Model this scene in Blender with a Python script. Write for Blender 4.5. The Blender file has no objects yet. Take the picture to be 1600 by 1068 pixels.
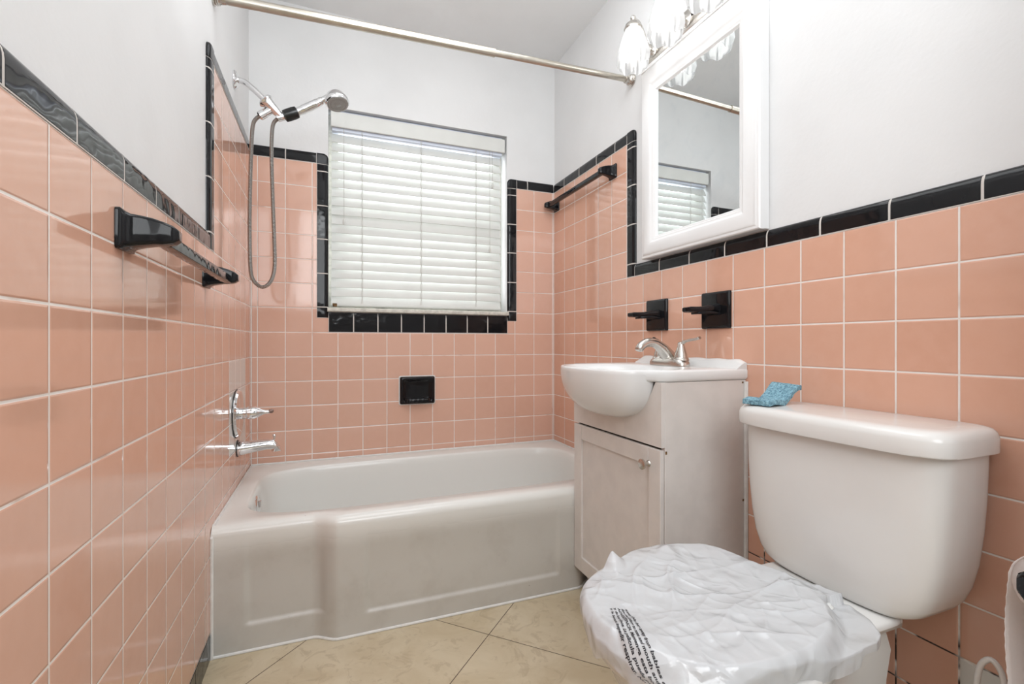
import bpy, bmesh, math, random
from mathutils import Vector, Matrix, noise
PI = math.pi
random.seed(4)
COL = bpy.context.scene.collection
P = 0.1095                       # wall tile pitch
W = 1.4578                       # right tile face
D = 2.3029                       # back tile face
CX, CZ = 0.3173, 0.9034          # camera
CEIL = 2.42
Z0, Z5 = 1.7170, 1.1695          # undersides of the high and low black trims
ZB = 0.0745                      # top of black base

# ------------------------------------------------------------ materials
def mat(name):
    m = bpy.data.materials.new(name); m.use_nodes = True
    nt = m.node_tree; b = nt.nodes['Principled BSDF']
    return m, nt, b
def srgb(r, g, b):
    f = lambda c: (c/255/12.92) if c/255 <= .04045 else ((c/255+.055)/1.055)**2.4
    return (f(r), f(g), f(b), 1)
def mathn(nt, op, a, b=None, c=None):
    n = nt.nodes.new('ShaderNodeMath'); n.operation = op
    for i, v in enumerate((a, b, c)):
        if v is None: continue
        if isinstance(v, (int, float)): n.inputs[i].default_value = v
        else: nt.links.new(v, n.inputs[i])
    return n.outputs[0]
def mapr(nt, v, a, b, c=0., d=1.):
    n = nt.nodes.new('ShaderNodeMapRange'); n.interpolation_type = 'SMOOTHSTEP'
    nt.links.new(v, n.inputs[0])
    for i, q in enumerate((a, b, c, d)): n.inputs[i+1].default_value = q
    return n.outputs[0]
def mixc(nt, f, a, b):
    n = nt.nodes.new('ShaderNodeMix'); n.data_type = 'RGBA'
    if isinstance(f, (int, float)): n.inputs[0].default_value = f
    else: nt.links.new(f, n.inputs[0])
    for i, v in ((6, a), (7, b)):
        if isinstance(v, tuple): n.inputs[i].default_value = v
        else: nt.links.new(v, n.inputs[i])
    return n.outputs[2]
def geo(nt):
    return nt.nodes.new('ShaderNodeNewGeometry').outputs['Position']
def noi(nt, vec, scale, detail=2., rough=.5, dist=0.):
    n = nt.nodes.new('ShaderNodeTexNoise'); n.inputs['Scale'].default_value = scale
    n.inputs['Detail'].default_value = detail; n.inputs['Roughness'].default_value = rough
    n.inputs['Distortion'].default_value = dist
    nt.links.new(vec, n.inputs['Vector']); return n.outputs['Fac']
def bump(nt, b, h, dist, strength=1.):
    n = nt.nodes.new('ShaderNodeBump'); n.inputs['Distance'].default_value = dist
    n.inputs['Strength'].default_value = strength
    nt.links.new(h, n.inputs['Height']); nt.links.new(n.outputs[0], b.inputs['Normal'])
def plain(name, col, rough=.5, metal=0., ns=None, na=.06, bscale=None, bdist=.0005, coat=0., spec=None):
    """procedural plain finish: faint mottling and bump"""
    m, nt, b = mat(name)
    pos = nt.nodes.new('ShaderNodeTexCoord').outputs['Object']
    f = noi(nt, pos, ns or 6., 4.)
    dark = tuple(c*(1-na*2) for c in col[:3])+(1,)
    nt.links.new(mixc(nt, mapr(nt, f, .35, .7), col, dark), b.inputs['Base Color'])
    b.inputs['Roughness'].default_value = rough; b.inputs['Metallic'].default_value = metal
    b.inputs['Coat Weight'].default_value = coat
    if spec is not None: b.inputs['Specular IOR Level'].default_value = spec
    if bscale: bump(nt, b, noi(nt, pos, bscale, 3.), bdist)
    return m

def tile_mat(name, ax, u0, z0, patch=None, skip=None, pu=P, pz=P):
    """glazed pink square wall tiles with pale grout; ax = horizontal world axis (0 or 1)"""
    m, nt, b = mat(name)
    sep = nt.nodes.new('ShaderNodeSeparateXYZ'); nt.links.new(geo(nt), sep.inputs[0])
    U = sep.outputs[ax]; Zs = sep.outputs[2]
    u = mathn(nt, 'DIVIDE', mathn(nt, 'SUBTRACT', U, u0), pu)
    v = mathn(nt, 'DIVIDE', mathn(nt, 'SUBTRACT', Zs, z0), pz)
    def edge(t):
        fr = mathn(nt, 'FRACT', t)
        return mathn(nt, 'MULTIPLY', mathn(nt, 'MINIMUM', fr, mathn(nt, 'SUBTRACT', 1., fr)), P)
    eu, ev = edge(u), edge(v)
    if skip:      # one cut column beside the corner carries no joint
        far = mathn(nt, 'GREATER_THAN', U, skip); eu = mathn(nt, 'MAXIMUM', eu, mathn(nt, 'MULTIPLY', far, 1.))
    e = mathn(nt, 'MINIMUM', eu, ev)
    wob = noi(nt, geo(nt), 60., 2.)
    e2 = mathn(nt, 'ADD', e, mathn(nt, 'MULTIPLY', mathn(nt, 'SUBTRACT', wob, .5), .0006))
    tilef = mapr(nt, e2, .0013, .0021)
    cmb = nt.nodes.new('ShaderNodeCombineXYZ')
    nt.links.new(mathn(nt, 'FLOOR', u), cmb.inputs[0]); nt.links.new(mathn(nt, 'FLOOR', v), cmb.inputs[1])
    wn = nt.nodes.new('ShaderNodeTexWhiteNoise'); wn.noise_dimensions = '2D'; nt.links.new(cmb.outputs[0], wn.inputs['Vector'])
    c1, c2 = srgb(224, 176, 153), srgb(217, 167, 143)
    tc = mixc(nt, wn.outputs['Value'], c1, c2)
    cloud = noi(nt, geo(nt), 30., 4.)
    tc = mixc(nt, mathn(nt, 'MULTIPLY', mapr(nt, cloud, .3, .7), .25), tc, srgb(227, 181, 160))
    if ax == 0: tc = mixc(nt, .28, tc, srgb(222, 192, 178))
    if patch:     # replaced tiles: (umin, umax, zmin, zmax)
        w = None
        for (a0, a1, b0, b1) in patch:
            k = mathn(nt, 'MULTIPLY', mathn(nt, 'MULTIPLY', mathn(nt, 'GREATER_THAN', U, a0), mathn(nt, 'LESS_THAN', U, a1)),
                      mathn(nt, 'MULTIPLY', mathn(nt, 'GREATER_THAN', Zs, b0), mathn(nt, 'LESS_THAN', Zs, b1)))
            w = k if w is None else mathn(nt, 'MAXIMUM', w, k)
        tc = mixc(nt, w, tc, srgb(222, 221, 217))
    gr = mixc(nt, mapr(nt, noi(nt, geo(nt), 14., 3.), .55, .8), srgb(240, 232, 226), srgb(214, 190, 176))
    if skip: gr = mixc(nt, mathn(nt, 'MULTIPLY', mapr(nt, Zs, .31, .34, 1., 0.), mapr(nt, noi(nt, geo(nt), 25., 2.), .35, .5)), gr, srgb(60, 48, 42))
    nt.links.new(mixc(nt, tilef, gr, tc), b.inputs['Base Color'])
    nt.links.new(mapr(nt, tilef, 0., 1., .7, .09), b.inputs['Roughness'])
    h = mathn(nt, 'ADD', mapr(nt, e, .0006, .0045), mathn(nt, 'MULTIPLY', noi(nt, geo(nt), 22., 2.), .35))
    # every tile sits at a slightly different angle
    sc = nt.nodes.new('ShaderNodeSeparateColor'); nt.links.new(wn.outputs['Color'], sc.inputs[0])
    fu = mathn(nt, 'FRACT', u); fv = mathn(nt, 'FRACT', v)
    tilt = mathn(nt, 'ADD', mathn(nt, 'MULTIPLY', fu, mathn(nt, 'SUBTRACT', sc.outputs[0], .5)),
                 mathn(nt, 'MULTIPLY', fv, mathn(nt, 'SUBTRACT', sc.outputs[1], .5)))
    h = mathn(nt, 'ADD', h, mathn(nt, 'MULTIPLY', tilt, .9))
    bump(nt, b, h, .0009)
    b.inputs['Coat Weight'].default_value = .3; b.inputs['Coat Roughness'].default_value = .05
    return m

M = {}
M['tileL'] = tile_mat('pink glazed tile left', 1, .7341, .0745, patch=[(1.829, 2.157, .513, .8405)])
M['tileR'] = tile_mat('pink glazed tile right', 1, D-1.1504*P, .0745, patch=[(.40, .536, .0, .293)], skip=D-.6*P)
M['tileB'] = tile_mat('pink glazed tile back', 0, .2305*P, .0745)
def black_mat():
    m, nt, b = mat('black glazed ceramic')
    pos = geo(nt)
    nt.links.new(mixc(nt, noi(nt, pos, 8., 3.), (.006, .006, .007, 1), (.012, .012, .014, 1)), b.inputs['Base Color'])
    b.inputs['Roughness'].default_value = .07
    b.inputs['Specular IOR Level'].default_value = .28
    bump(nt, b, noi(nt, pos, 26., 1.), .0012)
    return m
M['black'] = black_mat()
M['grout'] = plain('trim grout', srgb(214, 208, 202), .8, bscale=200, bdist=.0003)
def paint_mat():
    m, nt, b = mat('white wall paint')
    pos = geo(nt)
    nt.links.new(mixc(nt, mapr(nt, noi(nt, pos, 3., 5.), .35, .75), srgb(230, 230, 230), srgb(224, 224, 224)), b.inputs['Base Color'])
    b.inputs['Roughness'].default_value = .45
    h = mathn(nt, 'ADD', noi(nt, pos, 9., 4.), mathn(nt, 'MULTIPLY', noi(nt, pos, 90., 2.), .15))
    bump(nt, b, h, .0035, .5)
    return m
M['paint'] = paint_mat()
def floor_mat():
    m, nt, b = mat('diagonal beige stone tile')
    pos = geo(nt); sep = nt.nodes.new('ShaderNodeSeparateXYZ'); nt.links.new(pos, sep.inputs[0])
    s = .7071/.495
    a = mathn(nt, 'MULTIPLY', mathn(nt, 'ADD', mathn(nt, 'SUBTRACT', sep.outputs[0], sep.outputs[1]), .603), s)
    c = mathn(nt, 'MULTIPLY', mathn(nt, 'SUBTRACT', mathn(nt, 'ADD', sep.outputs[0], sep.outputs[1]), 2.157), s)
    def edge(t):
        fr = mathn(nt, 'FRACT', t)
        return mathn(nt, 'MULTIPLY', mathn(nt, 'MINIMUM', fr, mathn(nt, 'SUBTRACT', 1., fr)), .495)
    e = mathn(nt, 'MINIMUM', edge(a), edge(c)); t = mapr(nt, e, .0007, .0016)
    n1 = noi(nt, pos, 5., 8., .6, .8); n2 = noi(nt, pos, 16., 6., .65, 1.5)
    col = mixc(nt, mapr(nt, n1, .3, .7), srgb(211, 197, 171), srgb(195, 178, 148))
    col = mixc(nt, mathn(nt, 'MULTIPLY', mapr(nt, n2, .52, .64), .5), col, srgb(176, 158, 130))
    nt.links.new(mixc(nt, t, srgb(88, 72, 60), col), b.inputs['Base Color'])
    b.inputs['Roughness'].default_value = .32
    bump(nt, b, mathn(nt, 'ADD', t, mathn(nt, 'MULTIPLY', n2, .15)), .0008)
    return m
M['floor'] = floor_mat()
def tub_mat():
    m, nt, b = mat('white tub enamel greyer apron')
    pos = geo(nt); sep = nt.nodes.new('ShaderNodeSeparateXYZ'); nt.links.new(pos, sep.inputs[0])
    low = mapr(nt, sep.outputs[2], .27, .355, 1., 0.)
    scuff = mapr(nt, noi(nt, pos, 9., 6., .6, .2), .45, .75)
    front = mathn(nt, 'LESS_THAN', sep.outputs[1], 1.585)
    f = mathn(nt, 'MULTIPLY', mathn(nt, 'MULTIPLY', front, low), mathn(nt, 'ADD', .55, mathn(nt, 'MULTIPLY', scuff, .14)))  # apron side greyer below the rim, slightly varied by noise
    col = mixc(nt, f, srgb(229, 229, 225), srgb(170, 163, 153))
    sp = mapr(nt, noi(nt, pos, 120., 2.), .76, .8)
    col = mixc(nt, mathn(nt, 'MULTIPLY', mathn(nt, 'MULTIPLY', sp, front), .6), col, srgb(120, 95, 75))
    nt.links.new(col, b.inputs['Base Color'])
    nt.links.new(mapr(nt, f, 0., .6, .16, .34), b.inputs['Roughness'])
    bump(nt, b, noi(nt, pos, 12., 3.), .001, .5)
    return m
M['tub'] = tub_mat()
M['porcelain'] = plain('white porcelain', srgb(226, 224, 221), .13, ns=7, na=.015, bscale=8, bdist=.0008)
M['china'] = plain('white sink china', srgb(232, 232, 231), .12, ns=7, na=.015)
M['seat'] = plain('white seat plastic', srgb(232, 231, 228), .25, ns=9, na=.015)
M['vanity'] = plain('off white cabinet paint', srgb(222, 216, 211), .42, ns=18, na=.03, bscale=60, bdist=.0003)
M['frame'] = plain('white satin frame paint', srgb(240, 240, 240), .3, ns=9, na=.01)
M['caulk'] = plain('white caulk', srgb(232, 231, 228), .5, ns=40, na=.05, bscale=80, bdist=.001)
M['gap'] = plain('dark cabinet gap', (.03, .025, .02, 1), .8)
M['chrome'] = plain('polished chrome', (.82, .82, .83, 1), .06, 1., ns=20, na=.03)
M['nickel'] = plain('brushed nickel', (.62, .59, .55, 1), .26, 1., ns=40, na=.05)
M['rod'] = plain('satin nickel rod', (.60, .56, .49, 1), .3, 1., ns=30, na=.05)
M['rubber'] = plain('black grip plastic', (.008, .008, .008, 1), .25)
M['spray'] = plain('grey spray face', (.35, .35, .34, 1), .3, .6)
M['slat'] = plain('white slat vinyl', srgb(219, 220, 216), .38, ns=12, na=.02)
M['cord'] = plain('blind cord', srgb(190, 188, 182), .7)
M['sill'] = plain('chipped white sill paint', srgb(222, 220, 210), .5, ns=50, na=.12, bscale=90, bdist=.001)
M['grime'] = plain('brown stain', srgb(120, 88, 50), .8, ns=80, na=.3)
def hose_mat():
    m, nt, b = mat('corrugated chrome hose')
    b.inputs['Base Color'].default_value = (.62, .61, .59, 1); b.inputs['Metallic'].default_value = 1
    b.inputs['Roughness'].default_value = .25
    uv = nt.nodes.new('ShaderNodeUVMap').outputs[0]
    sep = nt.nodes.new('ShaderNodeSeparateXYZ'); nt.links.new(uv, sep.inputs[0])
    s = mathn(nt, 'SINE', mathn(nt, 'MULTIPLY', sep.outputs[1], 2*PI/.0045))
    nt.links.new(mixc(nt, mapr(nt, s, -1., -.2), (.12, .11, .10, 1), (.66, .65, .63, 1)), b.inputs['Base Color'])
    bump(nt, b, s, .0012); return m
M['hose'] = hose_mat()
def mirror_mat():
    m, nt, b = mat('silvered mirror with smears')
    pos = geo(nt)
    b.inputs['Metallic'].default_value = 1
    f = mapr(nt, noi(nt, pos, 9., 5., .6, 1.2), .5, .75)
    nt.links.new(mixc(nt, f, (.80, .83, .83, 1), (.74, .78, .79, 1)), b.inputs['Base Color'])
    nt.links.new(mapr(nt, f, 0., 1., .012, .05), b.inputs['Roughness']); return m
M['mirror'] = mirror_mat()
def shade_mat():
    m, nt, b = mat('frosted ribbed shade glass')
    out = nt.nodes['Material Output']
    tr = nt.nodes.new('ShaderNodeBsdfTranslucent'); tr.inputs[0].default_value = (.6, .6, .6, 1)
    tp = nt.nodes.new('ShaderNodeBsdfTransparent'); gl = nt.nodes.new('ShaderNodeBsdfGlossy')
    gl.inputs['Roughness'].default_value = .08
    em = nt.nodes.new('ShaderNodeEmission'); em.inputs[0].default_value = (1, 1, 1, 1); em.inputs[1].default_value = .12
    m1 = nt.nodes.new('ShaderNodeMixShader'); m1.inputs[0].default_value = .40
    nt.links.new(tr.outputs[0], m1.inputs[1]); nt.links.new(tp.outputs[0], m1.inputs[2])
    fr = nt.nodes.new('ShaderNodeFresnel'); fr.inputs[0].default_value = 1.5
    m2 = nt.nodes.new('ShaderNodeMixShader'); nt.links.new(fr.outputs[0], m2.inputs[0])
    nt.links.new(m1.outputs[0], m2.inputs[1]); nt.links.new(gl.outputs[0], m2.inputs[2])
    ad = nt.nodes.new('ShaderNodeAddShader'); nt.links.new(m2.outputs[0], ad.inputs[0]); nt.links.new(em.outputs[0], ad.inputs[1])
    nt.links.new(ad.outputs[0], out.inputs[0]); return m
M['shade'] = shade_mat()
def emis(name, col, s):
    m, nt, b = mat(name); b.inputs['Emission Color'].default_value = col; b.inputs['Emission Strength'].default_value = s
    b.inputs['Base Color'].default_value = (.9, .9, .9, 1)
    return m
M['bulb'] = emis('lit bulb glass', (1, .99, .97, 1), 9.)
def pane_mat():
    m, nt, b = mat('window pane glass')
    out = nt.nodes['Material Output']
    tp = nt.nodes.new('ShaderNodeBsdfTransparent'); gl = nt.nodes.new('ShaderNodeBsdfGlossy'); gl.inputs['Roughness'].default_value = .02
    mx = nt.nodes.new('ShaderNodeMixShader'); mx.inputs[0].default_value = .06
    nt.links.new(tp.outputs[0], mx.inputs[1]); nt.links.new(gl.outputs[0], mx.inputs[2]); nt.links.new(mx.outputs[0], out.inputs[0]); return m
M['pane'] = pane_mat()
def bag_mat():
    m, nt, b = mat('thin white plastic film')
    out = nt.nodes['Material Output']; pos = geo(nt)
    b.inputs['Base Color'].default_value = srgb(226, 228, 231); b.inputs['Roughness'].default_value = .13
    b.inputs['Specular IOR Level'].default_value = 1.
    n1 = nt.nodes.new('ShaderNodeTexVoronoi'); n1.feature = 'DISTANCE_TO_EDGE'; n1.inputs['Scale'].default_value = 11.
    wv = nt.nodes.new('ShaderNodeVectorMath'); wv.operation = 'ADD'
    nn = nt.nodes.new('ShaderNodeTexNoise'); nn.inputs['Scale'].default_value = 9.
    nt.links.new(pos, nn.inputs['Vector']); sc = nt.nodes.new('ShaderNodeVectorMath'); sc.operation = 'SCALE'; sc.inputs[3].default_value = .12
    nt.links.new(nn.outputs['Color'], sc.inputs[0]); nt.links.new(pos, wv.inputs[0]); nt.links.new(sc.outputs[0], wv.inputs[1])
    nt.links.new(wv.outputs[0], n1.inputs['Vector'])
    h = mathn(nt, 'ADD', mapr(nt, n1.outputs['Distance'], 0., .25), mathn(nt, 'MULTIPLY', noi(nt, pos, 55., 3.), .3))
    bump(nt, b, h, .003)
    tp = nt.nodes.new('ShaderNodeBsdfTransparent'); tl = nt.nodes.new('ShaderNodeBsdfTranslucent'); tl.inputs[0].default_value = (.9, .9, .92, 1)
    m0 = nt.nodes.new('ShaderNodeMixShader'); m0.inputs[0].default_value = .25
    nt.links.new(b.outputs[0], m0.inputs[1]); nt.links.new(tl.outputs[0], m0.inputs[2])
    mx = nt.nodes.new('ShaderNodeMixShader'); mx.inputs[0].default_value = .16
    nt.links.new(m0.outputs[0], mx.inputs[1]); nt.links.new(tp.outputs[0], mx.inputs[2]); nt.links.new(mx.outputs[0], out.inputs[0]); return m
M['bag'] = bag_mat()
M['ink'] = plain('black print ink', (.02, .02, .025, 1), .5)
def sponge_mat():
    m, nt, b = mat('blue cellulose sponge')
    pos = geo(nt)
    v = nt.nodes.new('ShaderNodeTexVoronoi'); v.inputs['Scale'].default_value = 330.; nt.links.new(pos, v.inputs['Vector'])
    f = mathn(nt, 'ADD', mathn(nt, 'MULTIPLY', mapr(nt, v.outputs['Distance'], .15, .5), .5), mathn(nt, 'MULTIPLY', mapr(nt, noi(nt, pos, 160., 3.), .35, .65), .5))
    nt.links.new(mixc(nt, f, srgb(44, 92, 116), srgb(146, 190, 206)), b.inputs['Base Color'])
    b.inputs['Roughness'].default_value = .9; bump(nt, b, f, .002); return m
M['sponge'] = sponge_mat()
def tissue_mat():
    m, nt, b = mat('embossed white tissue')
    pos = geo(nt); b.inputs['Roughness'].default_value = .95
    b.inputs['Base Color'].default_value = srgb(252, 245, 242)
    bump(nt, b, noi(nt, pos, 220., 3.), .0015)
    out = nt.nodes['Material Output']; tl = nt.nodes.new('ShaderNodeBsdfTranslucent'); tl.inputs[0].default_value = srgb(244, 236, 232)
    mx = nt.nodes.new('ShaderNodeMixShader'); mx.inputs[0].default_value = .5
    nt.links.new(b.outputs[0], mx.inputs[1]); nt.links.new(tl.outputs[0], mx.inputs[2]); nt.links.new(mx.outputs[0], out.inputs[0])
    return m
M['tissue'] = tissue_mat()
M['void'] = plain('white plastic', srgb(226, 222, 218), .35)

# ------------------------------------------------------------ mesh helpers
def link(o, parent=None):
    COL.objects.link(o)
    if parent is not None:
        o.parent = parent; o.matrix_parent_inverse = Matrix.Translation(-parent.location) if parent.type == 'EMPTY' else Matrix()
    return o
def finish(name, bm, mats, parent=None, smooth=35, bevel=0., seg=2, sub=0):
    bmesh.ops.recalc_face_normals(bm, faces=bm.faces)
    me = bpy.data.meshes.new(name); bm.to_mesh(me); bm.free()
    for m in (mats if isinstance(mats, (list, tuple)) else [mats]): me.materials.append(m)
    if smooth:
        me.polygons.foreach_set('use_smooth', [True]*len(me.polygons))
        me.set_sharp_from_angle(angle=math.radians(smooth))
    o = bpy.data.objects.new(name, me); link(o, parent)
    if bevel:
        b = o.modifiers.new('bevel', 'BEVEL'); b.width = bevel; b.segments = seg; b.limit_method = 'ANGLE'; b.angle_limit = math.radians(40)
        b.harden_normals = False
    if sub:
        s = o.modifiers.new('sub', 'SUBSURF'); s.levels = sub; s.render_levels = sub
    return o
def box(bm, x0, x1, y0, y1, z0, z1, mi=0):
    vs = [bm.verts.new((x, y, z)) for x in (x0, x1) for y in (y0, y1) for z in (z0, z1)]
    for f in ((0,1,3,2),(4,6,7,5),(0,4,5,1),(2,3,7,6),(0,2,6,4),(1,5,7,3)):
        bm.faces.new([vs[i] for i in f]).material_index = mi
def skin(bm, rings, closed=True, cap0=True, cap1=True, mi=0):
    """bridge successive rings of equal length"""
    R = [[bm.verts.new(p) for p in r] for r in rings]; n = len(R[0])
    for a, b in zip(R, R[1:]):
        for i in range(n if closed else n-1):
            j = (i+1) % n
            bm.faces.new((a[i], a[j], b[j], b[i])).material_index = mi
    if closed and cap0: bm.faces.new(R[0][::-1]).material_index = mi
    if closed and cap1: bm.faces.new(R[-1]).material_index = mi
    return R
def frame_of(d):
    d = Vector(d).normalized(); a = Vector((0, 0, 1)) if abs(d.z) < .9 else Vector((0, 1, 0))
    x = d.cross(a).normalized(); return x, d.cross(x).normalized()
def tube(bm, pts, rad, n=16, caps=True, mi=0, uvl=None, flat=1.):
    pts = [Vector(p) for p in pts]; rads = rad if isinstance(rad, (list, tuple)) else [rad]*len(pts)
    rings = []; x = None; L = 0.; Ls = []
    for i, p in enumerate(pts):
        d = (pts[min(i+1, len(pts)-1)]-pts[max(i-1, 0)]).normalized()
        if x is None: x, y = frame_of(d)
        else: x = (x-d*x.dot(d)).normalized(); y = d.cross(x).normalized()
        if i: L += (p-pts[i-1]).length
        Ls.append(L)
        rings.append([p+x*math.cos(a)*rads[i]+y*math.sin(a)*rads[i]*flat for a in [2*PI*k/n for k in range(n)]])
    R = skin(bm, rings, True, caps, caps, mi)
    if uvl is not None:
        for i in range(len(R)-1):
            pass
        vi = {v: Ls[i] for i, r in enumerate(R) for v in r}
        for f in bm.faces:
            for l in f.loops:
                if l.vert in vi: l[uvl].uv = (0, vi[l.vert])
    return R
def smoothpath(pts, n=8):
    """Catmull-Rom"""
    P_ = [Vector(p) for p in pts]; out = []
    for i in range(len(P_)-1):
        a, b, c, d = P_[max(i-1, 0)], P_[i], P_[i+1], P_[min(i+2, len(P_)-1)]
        for k in range(n):
            t = k/n
            out.append(.5*((2*b)+(c-a)*t+(2*a-5*b+4*c-d)*t*t+(-a+3*b-3*c+d)*t**3))
    out.append(P_[-1]); return out
def lathe(bm, o, d, prof, n=32, mi=0, mod=None, caps=True):
    """prof: (distance along d, radius)"""
    o = Vector(o); d = Vector(d).normalized(); x, y = frame_of(d); rings = []
    for t, r in prof:
        ring = []
        for k in range(n):
            a = 2*PI*k/n; rr = r*(mod(a, t) if mod else 1.)
            ring.append(o+d*t+x*math.cos(a)*rr+y*math.sin(a)*rr)
        rings.append(ring)
    return skin(bm, rings, True, caps, caps, mi)
def srect(cx, cy, hx, hy, z, e=4., n=64, fn=None):
    """superellipse ring"""
    r = []
    for k in range(n):
        a = 2*PI*k/n; c, s = math.cos(a), math.sin(a)
        x = cx+hx*math.copysign(abs(c)**(2/e), c); y = cy+hy*math.copysign(abs(s)**(2/e), s)
        r.append(Vector((x, y, z)) if fn is None else fn(x, y, z))
    return r
def tag(o, label, cat, group=None, kind=None):
    if label: o['label'] = label
    if cat: o['category'] = cat
    if group: o['group'] = group
    if kind: o['kind'] = kind
    return o
def thing(name, loc, label, cat, group=None):
    o = bpy.data.objects.new(name, None); o.empty_display_size = .05; COL.objects.link(o); o.location = loc
    return tag(o, label, cat, group)
def struct(o, label=None, cat=None):
    o['kind'] = 'structure'
    if label: o['label'] = label
    if cat: o['category'] = cat
    return o
def ss(a, b, x):
    t = max(0., min(1., (x-a)/(b-a))); return t*t*(3-2*t)

# ------------------------------------------------------------ room shell
OP = (.312, 1.188, 1.0455, 1.990)        # window opening x0,x1,z0,z1
BT = .01                                 # tile stands this far proud of the paint
YH = -1.3                                # far end of hallway behind the camera
bm = bmesh.new()
box(bm, -.12, -BT, YH, D+.16, 0, CEIL)
box(bm, -BT, 0, .05, D, ZB, Z5, 1); box(bm, -BT, 0, 1.603, D, Z5, Z0, 1)
struct(finish('wall_left', bm, [M['paint'], M['tileL']], smooth=0), 'left wall, white paint above glossy pink square tile', 'wall')
bm = bmesh.new()
box(bm, W+BT, W+.13, YH, D+.16, 0, CEIL)
box(bm, W, W+BT, .26, D, ZB, Z5, 1); box(bm, W, W+BT, 1.625, D, Z5, Z0, 1)
struct(finish('wall_right', bm, [M['paint'], M['tileR']], smooth=0), 'right wall, white paint above pink square tile', 'wall')
bm = bmesh.new()
y0, y1 = D+BT, D+.16
box(bm, -BT, OP[0], y0, y1, 0, CEIL); box(bm, OP[1], W+BT, y0, y1, 0, CEIL)
box(bm, OP[0], OP[1], y0, y1, 0, OP[2]); box(bm, OP[0], OP[1], y0, y1, OP[3], CEIL)
zr = .951; zt = 1.016
box(bm, 0, W, D, y0, .30, zr, 1)
for a, b in ((0, .263), (1.239, W)): box(bm, a, b, D, y0, zr, Z0, 1)
box(bm, .263, .312, D, y0, zr, zt, 1); box(bm, 1.188, 1.239, D, y0, zr, zt, 1)
struct(finish('wall_back', bm, [M['paint'], M['tileB']], smooth=0), 'end wall behind the tub, pink tile around a small window', 'wall')
bm = bmesh.new(); box(bm, 1.215, W+BT, .12, .26, 0, CEIL); box(bm, -BT, 1.215, .12, .26, 2.12, CEIL)
struct(finish('wall_front', bm, M['paint'], smooth=0), 'white wall stub beside the doorway', 'wall')
bm = bmesh.new(); box(bm, -BT, W+BT, YH-.1, YH, 0, CEIL)
struct(finish('wall_hall', bm, M['paint'], smooth=0), 'white wall of the hall behind the doorway', 'wall')
bm = bmesh.new(); box(bm, -.12, W+.13, YH-.1, D+.16, -.06, 0)
struct(finish('floor', bm, M['floor'], smooth=0), 'beige stone look floor tiles laid diagonally', 'floor')
bm = bmesh.new(); box(bm, -.12, W+.13, YH-.1, D+.16, CEIL, CEIL+.08)
struct(finish('ceiling', bm, M['paint'], smooth=0), 'plain white ceiling', 'ceiling')

# black trim runs -------------------------------------------------
TW = .050
PROF = [(0, -.004), (0, .0006), (.003, .0016), (TW-.020, .0016)] + \
       [(TW-.020+.020*math.sin(a), .0016-(.0116)*(1-math.cos(a))) for a in [PI/2*k/7 for k in range(1, 8)]]
def trim(name, O, T, U, N, joints, prof=PROF, label=None, bevelcap=True):
    O, T, U, N = map(Vector, (O, T, U, N)); bm = bmesh.new()
    for a, b in zip(joints, joints[1:]):
        a2, b2 = a+.0015, b-.0015; rings = []
        for s, dr in ((a2, -.0012), (a2+.0012, 0), (b2-.0012, 0), (b2, -.0012)):
            rings.append([O+T*s+U*w+N*(n+dr*(1 if n > -.003 else 0)) for w, n in prof]+[O+T*s+U*prof[-1][0]+N*-.0098, O+T*s+N*-.0098])
        skin(bm, rings)
    # grout bed just under the glaze
    w1 = prof[-1][0]
    g = [(0, .0012), (w1-.020, .0012)]+[(w1-.020+.0198*math.sin(q), .0012-.0112*(1-math.cos(q))) for q in [PI/2*k/5 for k in range(1, 6)]]
    rings = [[O+T*s+U*w+N*n for w, n in g]+[O+T*s+N*-.0099] for s in (joints[0]+.0003, joints[-1]-.0003)]
    skin(bm, rings, mi=1)
    return struct(finish(name, bm, [M['black'], M['grout']], smooth=18), label, 'tile trim')
NL, NR, NB = (1, 0, 0), (-1, 0, 0), (0, -1, 0)
yy = [1.553-.1535*k for k in range(11)][::-1]
yyL = [.029, .185, .339, .493, .646, .799, .955, 1.108, 1.258, 1.417, 1.553]
trim('trim_1', (0, 0, Z5), (0, 1, 0), (0, 0, 1), NL, yyL, label='black bullnose tile run along the left wall')
trim('trim_2', (0, 1.603, 0), (0, 0, 1), (0, -1, 0), NL, [Z5, Z5+.051, 1.377, 1.532, 1.687, Z0], label='black upright bullnose tiles beside the tub, left wall')
trim('trim_3', (0, 0, Z0), (0, 1, 0), (0, 0, 1), NL, [1.603, 1.655, 1.81, 1.965, 2.12, D], label='black bullnose tiles over the tub on the left wall')
yyR = [.26, .345, .499, .656, .811, .964, 1.114, 1.268, 1.423, 1.575]
trim('trim_4', (W, 0, Z5), (0, 1, 0), (0, 0, 1), NR, yyR, label='black bullnose tile run along the right wall')
trim('trim_5', (W, 1.625, 0), (0, 0, 1), (0, -1, 0), NR, [Z5, Z5+.053, 1.382, 1.540, 1.693, Z0], label='black upright bullnose tiles beside the mirror cabinet')
trim('trim_6', (W, 0, Z0), (0, 1, 0), (0, 0, 1), NR, [1.625, 1.713, 1.863, 2.023, 2.18, D], label='black bullnose tiles above the right towel bar')
trim('trim_7', (0, D, Z0), (1, 0, 0), (0, 0, 1), NB, [0, .135, .263], label='black tile run left of the window')
trim('trim_8', (.263, D, 0), (0, 0, 1), (1, 0, 0), NB, [1.016, 1.066, 1.219, 1.375, 1.527, 1.683, Z0], label='black upright tiles at the left of the window',
     prof=[(w*.98, n) for w, n in PROF])
trim('trim_9', (1.239, D, 0), (0, 0, 1), (-1, 0, 0), NB, [1.016, 1.068, 1.221, 1.376, 1.527, 1.680, Z0], label='black upright tiles at the right of the window')
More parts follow.
